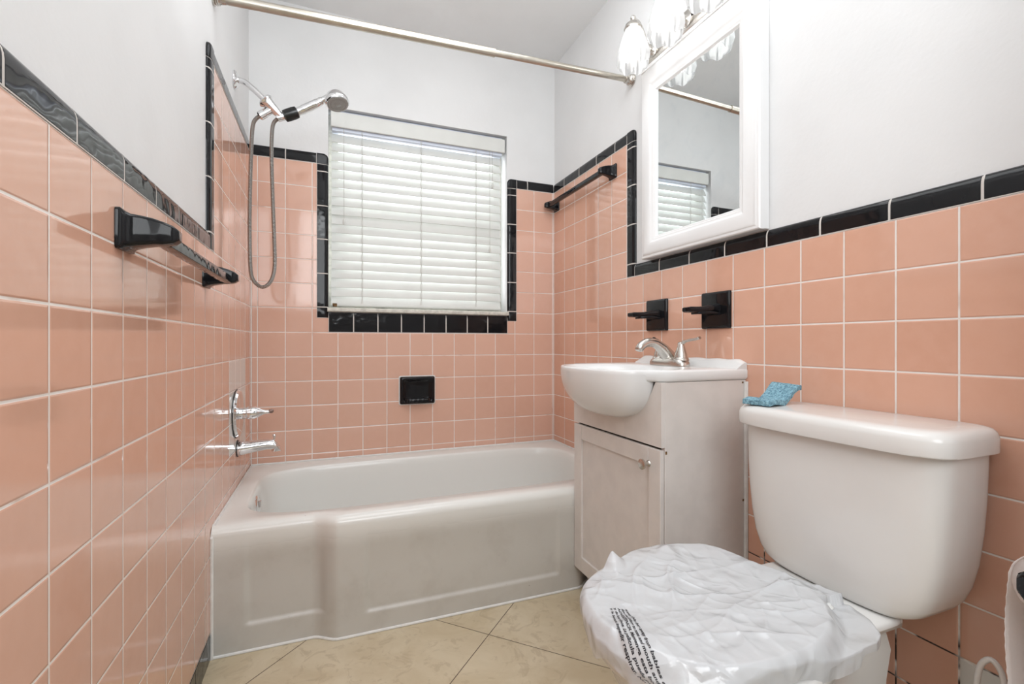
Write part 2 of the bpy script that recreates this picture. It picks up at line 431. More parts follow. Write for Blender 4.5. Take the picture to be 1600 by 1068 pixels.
trim('trim_10', (0, D, Z0), (1, 0, 0), (0, 0, 1), NB, [1.239, 1.302, W], label='black tile run right of the window')
sq = [(0, -.004), (0, .0003), (.002, .0014), (.088, .0014), (.0895, .0003), (.0905, -.004)]
trim('trim_11', (0, D, .952), (1, 0, 0), (0, 0, 1), NB, [.312+.1095*k for k in range(9)], prof=sq, label='row of square black tiles under the window')
# quarter-round corner pieces
def corner(name, O, A, B_, N, label):
    O, A, B_, N = map(Vector, (O, A, B_, N)); r = .024; g = .001
    out = [(g, g), (TW, g)]
    arc = [(TW-r+r*math.cos(a), TW-r+r*math.sin(a)) for a in [PI/2*k/8 for k in range(9)]]
    pts = [(g, g)]+[(TW, g)]+arc+[(g, TW)]
    bm = bmesh.new()
    def ring(k, n):
        c = .0
        res = []
        for a, b in pts:
            res.append(O+A*(g+(a-g)*k)+B_*(g+(b-g)*k)+N*n)
        return res
    skin(bm, [ring(1, -.0099), ring(1, -.006), ring(.97, -.002), ring(.9, .0008), ring(.8, .0016)])
    return struct(finish(name, bm, M['black'], smooth=60), label, 'tile trim')
corner('trim_12', (0, 1.603, Z0), (0, -1, 0), (0, 0, 1), NL, 'rounded black corner tile, left wall')
corner('trim_13', (W, 1.625, Z0), (0, -1, 0), (0, 0, 1), NR, 'rounded black corner tile, right wall')
corner('trim_14', (.263, D, Z0), (1, 0, 0), (0, 0, 1), NB, 'rounded black corner tile left of the window')
corner('trim_15', (1.239, D, Z0), (-1, 0, 0), (0, 0, 1), NB, 'rounded black corner tile right of the window')
for nm, x0, x1, ya, lab in (('baseboard_left', -BT, .001, .05, 'black ceramic tile base along the left wall'), ('baseboard_right', W-.001, W+BT, .26, 'black ceramic tile base along the right wall')):
    bm = bmesh.new(); y = 1.55
    while y > ya+.01:
        b_ = max(ya, y-.153); box(bm, x0, x1, b_+.001, y-.001, 0, ZB-.001); y -= .153
    box(bm, x0+.0015 if x0 < 0.5 else x0+.002, x1-.002 if x0 < .5 else x1-.0015, ya, 1.55, .0, ZB-.0005, 1)
    struct(finish(nm, bm, [M['black'], M['grout']], smooth=0, bevel=.001), lab, 'baseboard')
# pale corner joints in the tub alcove
bm = bmesh.new()
tube(bm, [(0.0005, D-.0005, .37), (0.0005, D-.0005, Z0+.04)], .0028, 8)
tube(bm, [(W-.0005, D-.0005, .37), (W-.0005, D-.0005, Z0+.04)], .0022, 8)
struct(finish('trim_16', bm, M['caulk']), 'white grout line in the tub corners', 'grout')

# ------------------------------------------------------------ window
bm = bmesh.new()
xa, xb, za, zb = OP; ya, yb = D+.10, D+.14
box(bm, xa, xa+.045, ya, yb, za, zb); box(bm, xb-.045, xb, ya, yb, za, zb)
box(bm, xa+.045, xb-.045, ya, yb, za, za+.05); box(bm, xa+.045, xb-.045, ya, yb, zb-.05, zb)
box(bm, xa+.045, xb-.045, ya+.004, yb-.004, 1.50, 1.54)
win = struct(finish('window_1', bm, M['sill'], smooth=0, bevel=.002), 'small white sash window behind closed blinds', 'window')
bm = bmesh.new(); box(bm, xa+.046, xb-.046, ya+.018, ya+.022, za+.051, 1.499); box(bm, xa+.046, xb-.046, ya+.018, ya+.022, 1.541, zb-.051)
finish('pane', bm, M['pane'], win, smooth=0)
bm = bmesh.new()                                   # chipped painted stool, slightly proud
n = 60; rings = []
for k in range(n+1):
    x = xa-.004+(xb-xa+.008)*k/n; j = (noise.noise(Vector((x*60, 0, 0)))*.002)
    rings.append([(x, D+.10, za), (x, D-.006+j, za), (x, D-.010+j, za+.004), (x, D-.010+j, za+.015+j*.6), (x, D-.006+j, za+.019+j*.6), (x, D+.10, za+.024)])
skin(bm, rings); sill = finish('sill', bm, M['sill'], win, smooth=40)
for xx in (.563, 1.004):
    bm = bmesh.new(); box(bm, xx-.022, xx+.022, D+.080, D+.101, 1.095, 1.100); box(bm, xx-.022, xx+.022, D+.078, D+.081, 1.095, 1.113)
    finish('sash_lift', bm, M['sill'], win, smooth=0, bevel=.001)
# lower rail face seen under the blind
bm = bmesh.new(); box(bm, xa+.003, xb-.003, D+.098, D+.104, za+.02, za+.085); finish('bottom_sash_rail', bm, M['sill'], win, smooth=0, bevel=.002)

bl = thing('window_blind', (.75, D+.05, 1.09), 'white horizontal slat blind, closed, hanging in the window over the tub', 'blind')
bm = bmesh.new(); box(bm, .322, 1.181, D+.018, D+.030, 1.905, 1.976); box(bm, .322, .330, D+.030, D+.075, 1.905, 1.976); box(bm, 1.173, 1.181, D+.030, D+.075, 1.905, 1.976)
finish('valance', bm, M['slat'], bl, bevel=.003)
bm = bmesh.new(); box(bm, .328, 1.170, D+.034, D+.072, 1.892, 1.987)  # made taller so it blocks daylight above the valance
hr = finish('headrail', bm, plain('blue white headrail', srgb(222, 230, 245), .3), bl, bevel=.002)
SX0, SX1, NS, PITCH = .324, 1.166, 19, .0423
bm = bmesh.new()
for i in range(NS):
    zc = 1.864-PITCH*i
    tilt = math.radians(62+random.uniform(-2, 2)+(7 if i == 9 else 0)); wd = .0265
    yc = D+.052
    cs = []
    for k in range(7):
        s = -1+2*k/6
        # room edge down, gentle crown
        cy = yc-math.cos(tilt)*s*wd-math.sin(tilt)*.0022*(1-s*s); cz = zc-math.sin(tilt)*s*wd+math.cos(tilt)*.0022*(1-s*s)
        cs.append((cy, cz))
    ny, nz = math.sin(tilt)*.0014, -math.cos(tilt)*.0014
    ring0 = [(c[0]-ny, c[1]-nz) for c in cs]+[(c[0]+ny, c[1]+nz) for c in cs[::-1]]
    sag = random.uniform(-.0012, .0012)
    skin(bm, [[(x, a, b+sg) for a, b in ring0] for x, sg in ((SX0+random.uniform(0, .003), 0), ((SX0+SX1)/2, sag), (SX1-random.uniform(0, .003), 0))])
finish('slats', bm, M['slat'], bl, smooth=50)
bm = bmesh.new(); box(bm, SX0, SX1, D+.040, D+.066, 1.074, 1.090); finish('bottom_rail', bm, M['slat'], bl, bevel=.003)
for xx in (.460, .739, 1.022):
    pts = []
    for k in range(100):
        z = 1.90-k*(1.90-1.09)/99; ph = (z-1.864)/PITCH*2*PI
        pts.append((xx+.0015*math.sin(ph*1.0), D+.0245+.004*math.cos(ph), z))
    bm = bmesh.new(); tube(bm, pts, .0010, 6); tube(bm, [(xx+.004, D+.026, 1.9), (xx+.004, D+.024, 1.09)], .0006, 6)
    finish('ladder_cord', bm, M['cord'], bl)
for xx, zt_ in ((.379, 1.476), (1.109, 1.737), (1.094, 1.40)):
    bm = bmesh.new(); tube(bm, [(xx, D+.016, 1.90), (xx+.001, D+.014, zt_)], .0009, 6)
    c = finish('pull_cord', bm, M['cord'], bl)
    bm = bmesh.new(); lathe(bm, (xx+.001, D+.014, zt_+.004), (0, 0, -1), [(0, .002), (.006, .0045), (.022, .0058), (.028, .003)], 14); finish('tassel', bm, M['slat'], bl)
bm = bmesh.new(); box(bm, .330, .350, D+.036, D+.0402, 1.072, 1.088); finish('stain', bm, M['grime'], bl, bevel=.002)

# ------------------------------------------------------------ bathtub
TH = .372
def front_y(x, z):
    """apron face in plan: set back at both ends, with two pressed panels"""
    low = 1-ss(.30, .362, z)
    y = 1.558-.038*ss(.268, .345, x)*(1-ss(1.17, 1.235, x)*1.)
    def panel(x0, x1, z0, z1, r=.012):
        return ss(x0-r*.5, x0+r*.5, x)*(1-ss(x1-r*.5, x1+r*.5, x))*ss(z0-r*.5, z0+r*.5, z)*(1-ss(.19, .34, z))
    y += .007*panel(.092, .30, .080, .40)*1. + .007*panel(.425, 1.088, .068, .40)
    y += .010*(1-low)*0
    return y
IN = (.062, 1.400, 1.607, 2.205)          # basin rim inner x0,x1,y0,y1
bm = bmesh.new()
nx, ny, nb = 220, 24, 90
R_ = .026
outer = []; 
xs = [0.0015+(W-.003)*k/nx for k in range(nx+1)]
for x in xs: outer.append((x, front_y(x, .36)+R_))
for k in range(1, ny): outer.append((W-.0015, outer[nx][1]+(D-.0015-outer[nx][1])*k/ny))
for k in range(nb+1): outer.append((W-.0015-(W-.003)*k/nb, D-.0015))
for k in range(1, ny): outer.append((.0015, D-.0015-(D-.0015-outer[0][1])*k/ny))
cx, cy = (IN[0]+IN[1])/2, (IN[2]+IN[3])/2; hx, hy = (IN[1]-IN[0])/2, (IN[3]-IN[2])/2
def inner(px, py, s, e=5.):
    """point of a superellipse scaled by s in the direction of (px,py), seen in the rim's own aspect"""
    dx, dy = (px-cx)/hx, (py-cy)/hy
    r = (abs(dx)**e+abs(dy)**e)**(-1/e)
    return cx+dx*r*hx*s[0], cy+dy*r*hy*s[1]
rings = [[Vector((x, y, TH)) for x, y in outer]]
prof = [(1.012, TH+.0005), (1., TH-.002), (.985, TH-.012), (.972, TH-.035), (.958, TH-.09), (.94, TH-.17), (.915, TH-.24), (.87, TH-.285), (.79, TH-.308), (.6, TH-.318), (.3, TH-.322), (.05, TH-.323)]
for s, z in prof:
    ee = 5. if s > .9 else 4.
    rings.append([Vector((*inner(x, y, (1-(1-s)*.62, s), ee), z)) for x, y in outer])
RR = [[bm.verts.new(p) for p in r] for r in rings]; N_ = len(outer)
for a, b in zip(RR, RR[1:]):
    for i in range(N_): j = (i+1) % N_; bm.faces.new((a[i], a[j], b[j], b[i]))
bm.faces.new(RR[-1])
# apron
prev = RR[0][:nx+1]
zs = [(math.sin(a), math.cos(a)) for a in [PI/2*k/6 for k in range(1, 7)]]
rows = []
for s, c in zs: rows.append(('r', s, c))
nz = 90
for k in range(1, nz+1): rows.append(('z', (TH-R_)*(1-k/nz), 0))
for kind, a, b in rows:
    cur = []
    for i, x in enumerate(xs):
        if kind == 'r': cur.append(bm.verts.new((x, front_y(x, .36)+R_-R_*a, TH-R_+R_*b)))
        else:
            z = a; yb_ = front_y(x, z) + .004*ss(.30, .345, z)*0
            cur.append(bm.verts.new((x, yb_, z+.001)))
    for i in range(nx): bm.faces.new((prev[i], prev[i+1], cur[i+1], cur[i]))
    prev = cur
tub = thing('bathtub', (.73, 1.9, 0), 'white alcove bathtub with pressed apron panels below the window', 'bathtub')
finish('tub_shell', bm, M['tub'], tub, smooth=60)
bm = bmesh.new()
tube(bm, [(x, front_y(x, .0)-.001, .0035) for x in xs[1:-1:2]], .0045, 8)
finish('floor_caulk', bm, M['caulk'], tub)
bm = bmesh.new(); tube(bm, [(.0035, front_y(0, .2)+.0, .0), (.0035, front_y(0, .2), .345), (.003, 1.585, TH), (.003, D-.004, TH+.002), (W-.003, D-.004, TH+.002), (W-.003, 1.6, TH)], .0045, 8)
finish('wall_caulk', bm, M['caulk'], tub)
bm = bmesh.new()                                     # overflow plate on the sloping end wall
lathe(bm, (.071, 1.905, .318), (1, -.05, .10), [(0, .034), (.004, .035), (.008, .032), (.010, .024), (.0105, .002)], 32)
box(bm, .079, .088, 1.901, 1.909, .312, .334)
finish('overflow_plate', bm, M['chrome'], tub, smooth=40)
bm = bmesh.new(); lathe(bm, (.28, 1.905, TH-.3225), (0, 0, 1), [(0, .03), (.003, .03), (.004, .026), (.002, .018), (.0025, .001)], 28); finish('drain', bm, M['chrome'], tub)

# ------------------------------------------------------------ tub fittings on the left wall
sp = thing('tub_spout', (0, 1.983, .513), 'chrome tub spout with diverter knob, low on the left wall', 'spout')
bm = bmesh.new()
rg = []
for x, zc, hy_, hz_, tl in ((.001, .513, .029, .026, 0), (.008, .513, .030, .027, 0), (.03, .515, .027, .024, 0), (.07, .519, .023, .021, 0), (.10, .521, .021, .019, 0), (.122, .519, .020, .019, .004), (.136, .511, .018, .017, .010), (.142, .502, .015, .012, .012)):
    rg.append([Vector((x-tl*math.sin(a)*.5, 1.983+hy_*math.cos(a), zc+hz_*math.sin(a))) for a in [2*PI*k/28 for k in range(28)]])
skin(bm, rg)
lathe(bm, (.127, 1.983, .512), (0, 0, -1), [(0, .015), (.014, .015), (.018, .013), (.0185, .004)], 20)
finish('spout_body', bm, M['chrome'], sp, smooth=50)
bm = bmesh.new(); lathe(bm, (.0002, 1.983, .513), (1, 0, 0), [(0, .0315), (.0025, .0315), (.003, .027)], 32); finish('dark_rim_ring', bm, M['rubber'], sp)  # dark ring behind the spout base
bm = bmesh.new(); lathe(bm, (.122, 1.983, .536), (0, 0, 1), [(0, .003), (.010, .003), (.012, .0055), (.018, .006), (.021, .004), (.022, .001)], 16); finish('diverter_knob', bm, M['chrome'], sp)
va = thing('shower_valve', (0, 1.983, .645), 'round chrome shower valve with lever on the left wall above the spout', 'valve')
bm = bmesh.new(); lathe(bm, (.0025, 1.960, .645), (1, 0, 0), [(0, .086), (.004, .0865), (.010, .082), (.012, .070), (.015, .045), (.016, .018)], 56); finish('escutcheon', bm, M['chrome'], va)
bm = bmesh.new(); lathe(bm, (.014, 1.960, .645), (1, -.02, .02), [(0, .021), (.020, .021), (.022, .0235), (.034, .0245), (.046, .023), (.060, .017), (.072, .010), (.082, .0072), (.096, .0064), (.098, .003)], 32); h = finish('handle', bm, M['chrome'], va)
bm = bmesh.new(); lathe(bm, (.0002, 1.960, .645), (1, 0, 0), [(0, .0885), (.0026, .0885), (.003, .080)], 56); finish('dark_rim_ring', bm, M['rubber'], va)  # dark ring showing at the plate's edge
bm = bmesh.new(); lathe(bm, (.108, 1.958, .648), (1, 0, .1), [(-.003, .004), (0, .0072), (.009, .0078), (.014, .005), (.015, .001)], 20); finish('handle_tip', bm, plain('clear brown tip', (.25, .16, .13, 1), .1), h)

SY = 1.95
sa = thing('wall_shower', (0, SY+.02, 1.87), 'chrome shower arm and round flange, high on the left wall', 'shower')
bm = bmesh.new(); lathe(bm, (-BT, SY+.02, 1.868), (1, 0, 0), [(0, .031), (.004, .032), (.010, .028), (.015, .016), (.017, .010)], 32); finish('flange', bm, M['chrome'], sa)
bm = bmesh.new(); tube(bm, smoothpath([(-.005, SY+.02, 1.868), (.025, SY+.015, 1.862), (.055, SY+.005, 1.838), (.092, SY, 1.803), (.104, SY, 1.793)], 6), .0105, 20); finish('pipe', bm, M['chrome'], sa)
bm = bmesh.new()
dd = Vector((.052, -.004, -.052)).normalized()
lathe(bm, (.094, SY, 1.802), dd, [(0, .012), (.001, .026), (.006, .028), (.011, .024), (.016, .021), (.03, .019), (.05, .016), (.066, .013), (.078, .012)], 28)
lathe(bm, (.118, SY, 1.772), (-.75, 0, -.6), [(0, .014), (.03, .014), (.032, .016), (.052, .016), (.056, .010)], 20)
lathe(bm, (.138, SY, 1.743), (.62, 0, .30), [(-.004, .014), (.02, .0145), (.024, .0125)], 20)
finish('diverter_bracket', bm, M['chrome'], sa, smooth=40)
hs = thing('hand_shower', (.20, SY, 1.775), 'chrome handheld shower with black collar and looping metal hose', 'hand shower')
bm = bmesh.new(); lathe(bm, (.158, SY, 1.752), Vector((.056, -.004, .028)), [(0, .015), (.003, .0215), (.018, .0225), (.036, .0225), (.05, .021), (.053, .016)], 28, mod=lambda a, t: 1+.02*math.cos(8*a)); finish('collar', bm, M['rubber'], hs)
bm = bmesh.new()
tube(bm, smoothpath([(.205, SY-.004, 1.776), (.235, SY-.008, 1.793), (.268, SY-.015, 1.812), (.292, SY-.02, 1.827), (.315, SY-.028, 1.838), (.335, SY-.04, 1.832)], 6),
     [.015]*4+[.0165]*6+[.0165]*4+[.015]*4+[.012]*4+[.013]*4+[.017]*5, 20)
finish('handle', bm, M['chrome'], hs)
hd = Vector((.18, -.30, -.92)).normalized(); ho = Vector((.340, SY-.055, 1.832))
bm = bmesh.new(); lathe(bm, ho, hd, [(-.022, .010), (-.016, .022), (-.004, .034), (.012, .0405), (.018, .043), (.026, .0435), (.030, .041), (.033, .0395)], 40); finish('spray_head', bm, M['chrome'], hs, smooth=40)
bm = bmesh.new(); lathe(bm, ho+hd*.0325, hd, [(0, .0385), (.002, .0375), (.003, .031), (.0015, .029), (.0035, .020), (.002, .016), (.004, .010), (.005, .001)], 40)
x_, y_ = frame_of(hd)
for rr, nn in ((.034, 28), (.025, 20), (.013, 10)):
    for k in range(nn):
        a = 2*PI*k/nn; lathe(bm, ho+hd*.034+(x_*math.cos(a)+y_*math.sin(a))*rr, hd, [(0, .0013), (.003, .0009)], 6)
finish('spray_face', bm, M['spray'], hs, smooth=40)
hp = [(.080, SY, 1.740), (.066, SY, 1.728), (.055, SY, 1.700), (.050, SY, 1.62), (.046, SY-.003, 1.455), (.045, SY-.004, 1.30), (.048, SY-.004, 1.174), (.056, SY-.003, 1.135), (.072, SY, 1.115), (.088, SY+.003, 1.110), (.106, SY+.005, 1.122), (.120, SY+.004, 1.15), (.127, SY, 1.20), (.125, SY-.002, 1.30), (.121, SY-.003, 1.42), (.117, SY-.003, 1.56), (.117, SY-.002, 1.66), (.122, SY-.002, 1.715), (.135, SY-.001, 1.737), (.142, SY, 1.741)]
bm = bmesh.new(); uvl = bm.loops.layers.uv.new('UVMap'); tube(bm, smoothpath(hp, 10), .0068, 14, uvl=uvl); finish('hose', bm, M['hose'], hs, smooth=80)

# ------------------------------------------------------------ curtain rod
cr = thing('shower_curtain_rod', (.73, 1.62, 1.95), 'satin nickel tension curtain rod spanning above the tub', 'curtain rod')
a, b = Vector((-BT, 1.640, 1.943)), Vector((W+BT, 1.603, 1.972)); dv = (b-a); LN = dv.length; dn = dv.normalized()
bm = bmesh.new(); tube(bm, [a+dn*.02, a+dn*LN*.60], .0148, 24); tube(bm, [a+dn*(LN*.60-.004), a+dn*(LN*.60+.002)], .0153, 24)
finish('outer_tube', bm, M['rod'], cr)
bm = bmesh.new(); tube(bm, [a+dn*LN*.55, b-dn*.02], .0118, 24); finish('inner_tube', bm, M['rod'], cr)
for o, d in ((a, dn), (b, -dn)):
    bm = bmesh.new(); lathe(bm, o+d*.0005, d, [(0, .024), (.004, .025), (.006, .021), (.010, .023), (.012, .020), (.016, .0215), (.019, .018), (.028, .0165), (.034, .0155)], 28)
    finish('end_cap', bm, M['nickel'], cr, smooth=40)

# ------------------------------------------------------------ black ceramic fittings
def rrect(c, u, v, hu, hv, r, n=5):
    out = []
    for sx, sy, a0 in ((1, 1, 0), (-1, 1, PI/2), (-1, -1, PI), (1, -1, 3*PI/2)):
        for k in range(n+1):
            t = a0+PI/2*k/n; out.append(c+u*(sx*(hu-r)+r*math.cos(t))+v*(sy*(hv-r)+r*math.sin(t)))
    return out
def bar_set(name, wx, sgn, ys, zc, ybars, label, cat, pw=.030, ph=.033, reach=.080, zdrop=.0, barz=None, bw=.010):
    t = thing(name, (wx, (ys[0]+ys[1])/2, zc), label, cat)
    U, V = Vector((0, 1, 0)), Vector((0, 0, 1)); X_ = Vector((sgn, 0, 0))
    for y in ys:
        bm = bmesh.new(); o = Vector((wx, y, zc))
        secs = [(0.0005, pw+.004, ph, 0), (.006, pw+.004, ph, 0), (.010, pw-.001, ph-.004, 0), (.016, pw-.007, ph-.0065, -.000), (.028, pw-.010, ph-.0085, .001), (.045, pw-.012, ph-.0115, .001), (.060, pw-.013, ph-.0145, -.001), (.072, pw-.015, ph-.0185, -.002), (reach, pw-.020, ph-.025, -.003)]
        skin(bm, [rrect(o+X_*d+V*dz, U, V, hu, hv, min(hu, hv)*(.18 if d < .008 else .35)) for d, hu, hv, dz in secs])
        finish('mount_post', bm, M['black'], t, smooth=60)
    bm = bmesh.new(); c = Vector((wx, 0, zc))+X_*(reach-.026)+V*(barz or 0)
    skin(bm, [rrect(c+U*y, X_, V, bw, bw, .0015, 2) for y in ybars])
    finish('bar', bm, M['black'], t, smooth=40)
    return t
bar_set('towel_bar', 0, 1, (.952, 1.500), 1.087, (.965, 1.490), 'black ceramic towel bar on the left wall of pink tile', 'towel bar', barz=-.009, bw=.0105)
bar_set('towel_bar', W, -1, (1.726, 2.262), 1.638, (1.735, 2.255), 'black ceramic towel bar on the right wall above the tub', 'towel bar', pw=.024, ph=.030, reach=.075, barz=-.002, bw=.0095)
def paddle(y, z, label):
    t = thing('ceramic_holder', (W, y, z), label, 'wall holder', 'black holders above the sink')
    U, V = Vector((0, 1, 0)), Vector((0, 0, 1)); bm = bmesh.new(); o = Vector((W, y, z))
    skin(bm, [rrect(o+Vector((-d, 0, 0)), U, V, h_, h_, .004) for d, h_ in ((.0005, .058), (.006, .058), (.010, .0555), (.0115, .051))])
    finish('backplate', bm, M['black'], t, smooth=40)
    bm = bmesh.new()
    secs = [(.008, .046, .018, .004), (.016, .040, .012, .006), (.028, .036, .0105, .005), (.05, .034, .010, .003), (.066, .032, .0095, .001), (.072, .030, .009, 0), (.10, .029, .009, -.001), (.118, .027, .0085, -.001), (.123, .024, .006, -.001)]
    skin(bm, [rrect(o+Vector((-d, 0, dz)), U, V, hu*.5+.004, hv, hv*.55) for d, hu, hv, dz in secs])
    finish('arm', bm, M['black'], t, smooth=50)
    bm = bmesh.new()
    skin(bm, [rrect(o+Vector((-d, 0, dz)), U, V, hu, .004, .002) for d, hu, dz in ((.010, .030, -.012), (.05, .026, -.009), (.085, .018, -.011), (.092, .012, -.011))])
    finish('underlip', bm, M['black'], t, smooth=50)
paddle(1.432, 1.006, 'black ceramic wall holder above the sink faucet, nearer the tub')
paddle(1.146, 1.006, 'black ceramic wall holder above the sink, nearer the toilet')
sd = thing('soap_dish', (.7165, D, .673), 'black ceramic soap dish set in the back wall above the tub', 'soap dish')
bm = bmesh.new(); c = Vector((.7165, D, .673)); U, V = Vector((1, 0, 0)), Vector((0, 0, 1))
secs = [(0.0032, .084, .066, .008), (.010, .084, .066, .008), (.017, .080, .062, .010), (.019, .074, .056, .012), (.016, .068, .050, .013), (.006, .060, .043, .012), (.0045, .050, .036, .010), (.0042, .02, .012, .004)]
skin(bm, [rrect(c-Vector((0, d, 0)), U, V, hu, hv, r) for d, hu, hv, r in secs])
finish('dish', bm, M['black'], sd, smooth=60)
bm = bmesh.new()
rg = []
for k in range(25):
    x = -.066+.132*k/24; e_ = 1-abs(x/.068)**6
    wv = .0015*math.sin(k*1.6)
    rg.append([c+Vector((x, -.004, -.058)), c+Vector((x, -.006-.026*e_, -.060)), c+Vector((x, -.008-.028*e_, -.052)), c+Vector((x, -.008-.026*e_, -.040+wv)), c+Vector((x, -.004-.020*e_, -.036+wv)), c+Vector((x, -.004-.014*e_, -.046))])
skin(bm, rg); finish('front_lip', bm, M['black'], sd, smooth=60)
bm = bmesh.new(); skin(bm, [rrect(c-Vector((0, d, 0)), U, V, .087+q, .069+q, .009) for d, q in ((.0003, .002), (.003, 0))]); finish('caulk', bm, M['caulk'], sd)

# ------------------------------------------------------------ vanity
VX, VY0, VY1, VZ = 1.153, 1.035, 1.520, .795
vc = thing('vanity_cabinet', (1.30, 1.277, 0), 'small off-white vanity cabinet between tub and toilet', 'cabinet')
ZD = .614; bm = bmesh.new()                                             # top of the door
box(bm, VX+.0128, W-.001, VY0, VY0+.016, .085, VZ); box(bm, VX+.018, W-.001, VY1-.016, VY1, .085, VZ)
box(bm, VX+.018, W-.001, VY0+.016, VY1-.016, .085, .10); box(bm, W-.012, W-.001, VY0+.016, VY1-.016, .10, VZ)
box(bm, VX+.019, VX+.03, VY0+.016, VY1-.016, .60, .64)
finish('carcass', bm, M['vanity'], vc, smooth=0, bevel=.0015)
# front apron panel with the arched cut-out for the basin
def arch(y):
    t = (y-1.277)/.212
    return .79-.116*max(0., 1-t*t)**.62*(1.0) if abs(t) < 1 else VZ
bm = bmesh.new(); n = 60; top = []; 
cols = []
for k in range(n+1):
    y = VY0+(VY1-VY0)*k/n; zt_ = min(VZ, arch(y)+.004)
    cols.append([(VX, y, ZD+.004), (VX, y, zt_), (VX+.0124, y, zt_), (VX+.0124, y, ZD+.004)])
skin(bm, cols); finish('fascia', bm, M['vanity'], vc, smooth=30)
bm = bmesh.new(); box(bm, VX+.0125, VX+.02, VY0+.0165, VY1-.017, .10, .617); finish('shadow_gap', bm, M['gap'], vc, smooth=0)  # dark sheet whose colour stands in for shade around the door
bm = bmesh.new(); x0, x1 = VX-.001, VX+.012; st = .052; za, zb = .088, ZD-.003; ya, yb = VY0+.003, VY1-.002
box(bm, x0, x1, ya, ya+st, za, zb); box(bm, x0, x1, yb-st, yb, za, zb)
box(bm, x0, x1, ya+st+.0003, yb-st-.0003, zb-st, zb); box(bm, x0, x1, ya+st+.0003, yb-st-.0003, za, za+st)
box(bm, x0+.007, x1-.001, ya+st-.002, yb-st+.002, za+st-.002, zb-st+.002)
dr = finish('door', bm, M['vanity'], vc, smooth=0, bevel=.0018)
bm = bmesh.new(); ky, kz = 1.088, .565
lathe(bm, (x0, ky, kz), (-1, 0, 0), [(0, .0095), (.002, .009), (.005, .0055), (.013, .005), (.017, .010), (.020, .0145), (.025, .015), (.027, .012), (.028, .001)], 28)
finish('knob', bm, M['nickel'], dr, smooth=40)
bm = bmesh.new(); box(bm, VX+.055, W-.002, VY0+.018, VY1-.002, .0005, .086)
finish('toe_kick', bm, M['vanity'], vc, smooth=0)
bm = bmesh.new(); tube(bm, [(W-.003, VY0-.003, .10), (W-.003, VY0-.003, .79)], .0065, 8); finish('side_caulk', bm, M['caulk'], vc)
for rk, (x, y, a, b) in enumerate(((VX+.0155, VY0-.0003, .60, .608), (W-.012, VY0-.0005, .44, .446), (W-.014, VY0-.0005, .785, .790))):
    bm = bmesh.new(); box(bm, x-.002, x+.003, y-.0006, y+.002, a, b)
    finish('rust_mark', bm, M['grime'], vc, smooth=0)

sk = thing('vanity_sink', (1.30, 1.277, .795), 'white belly-front china sink on top of the vanity cabinet', 'sink')
ST = .828; cyk = 1.277
def plan(th_, s=1.):
    """outline of the top seen in plan, angle from the wall side"""
    return None
def sink_outline():
    pts = []
    yb0, yb1 = VY0-.006, VY1+.003
    # wall side back to front along near side, around the bow, back along far side
    ns = 14
    for k in range(ns): pts.append((W-.001-(W-.001-1.155)*k/ns, yb0, 's'))
    # shoulder then bow
    K = 46
    for k in range(K+1):
        a = -PI/2+PI*k/K
        yy_ = cyk+.205*math.sin(a); xx_ = 1.130-.108*max(0, math.cos(a))**.80
        pts.append((xx_, yy_, 'b'))
    for k in range(ns+1): pts.append((1.155+(W-.001-1.155)*k/ns, yb1, 's'))
    for k in range(1, 16): pts.append((W-.001, yb1+(yb0-yb1)*k/16, 'w'))
    return pts
so = sink_outline(); 
bm = bmesh.new()
cxk = 1.205
def rr_(s, z, hx_=.0, e=2.3):
    out = []
    for x, y, k in so:
        dx, dy = (x-1.185), (y-cyk)
        r = (abs(dx/.150)**e+abs(dy/.195)**e)**(-1/e)
        out.append(Vector((1.185+dx*r*s, cyk+dy*r*s, z)))
    return out
def off(d, z):
    out = []
    for x, y, k in so:
        v = Vector((1.25-x, cyk-y, 0)); v.normalize()
        if k == 's': v = Vector((0, 1 if y < cyk else -1, 0))
        if k == 'w': v = Vector((0, (cyk-y)/.245, 0))
        out.append(Vector((x+v.x*d, y+v.y*d, z)))
    return out
def clampw(r): return [Vector((min(p.x, W-.001), p.y, p.z)) for p in r]
rings = [off(.012, .795), off(.004, .797), off(.0, .803), off(0, ST-.006), off(.002, ST-.0015), off(.008, ST+.0005)]
rings += [rr_(1.04, ST-.001), rr_(1., ST-.004), rr_(.93, ST-.020), rr_(.84, ST-.05), rr_(.68, ST-.085), rr_(.42, ST-.105), rr_(.12, ST-.11)]
skin(bm, rings, True, False, True)
finish('basin_top', bm, M['china'], sk, smooth=60)
# hanging belly
bow = [q for q in so if q[2] == 'b']
bm = bmesh.new(); rings = []
for j in range(15):
    q = j/14; c_ = math.cos(q*PI/2)
    z = .814-.138*math.sin(q*PI/2)
    ring = []
    for k in range(len(bow)):
        ox, oy, _ = bow[k]
        ring.append(Vector((1.153-(1.1538-ox)*c_**.72, cyk+(oy-cyk)*1.003*c_**.66, z)))
    ring = [Vector((1.157, ring[0].y, z))]+ring+[Vector((1.157, ring[-1].y, z))]
    rings.append(ring)
skin(bm, rings, False); bmesh.ops.remove_doubles(bm, verts=bm.verts, dist=.00005); finish('belly', bm, M['china'], sk, smooth=70)
# upstand at the wall
bm = bmesh.new(); rings = []
for k in range(41):
    y = VY0-.004+(VY1-VY0+.005)*k/40
    e_ = ss(0, .03, y-(VY0-.006))*ss(0, .03, VY1+.003-y)
    zt_ = ST+.004+.022*(.55+.45*e_)+.003*math.sin(k*.9)*.4
    rings.append([(W-.045, y, ST-.004), (W-.032, y, ST+.004), (W-.022, y, zt_-.006), (W-.012, y, zt_), (W-.001, y, zt_), (W-.001, y, ST-.010)])
skin(bm, rings); finish('upstand', bm, M['china'], sk, smooth=60)

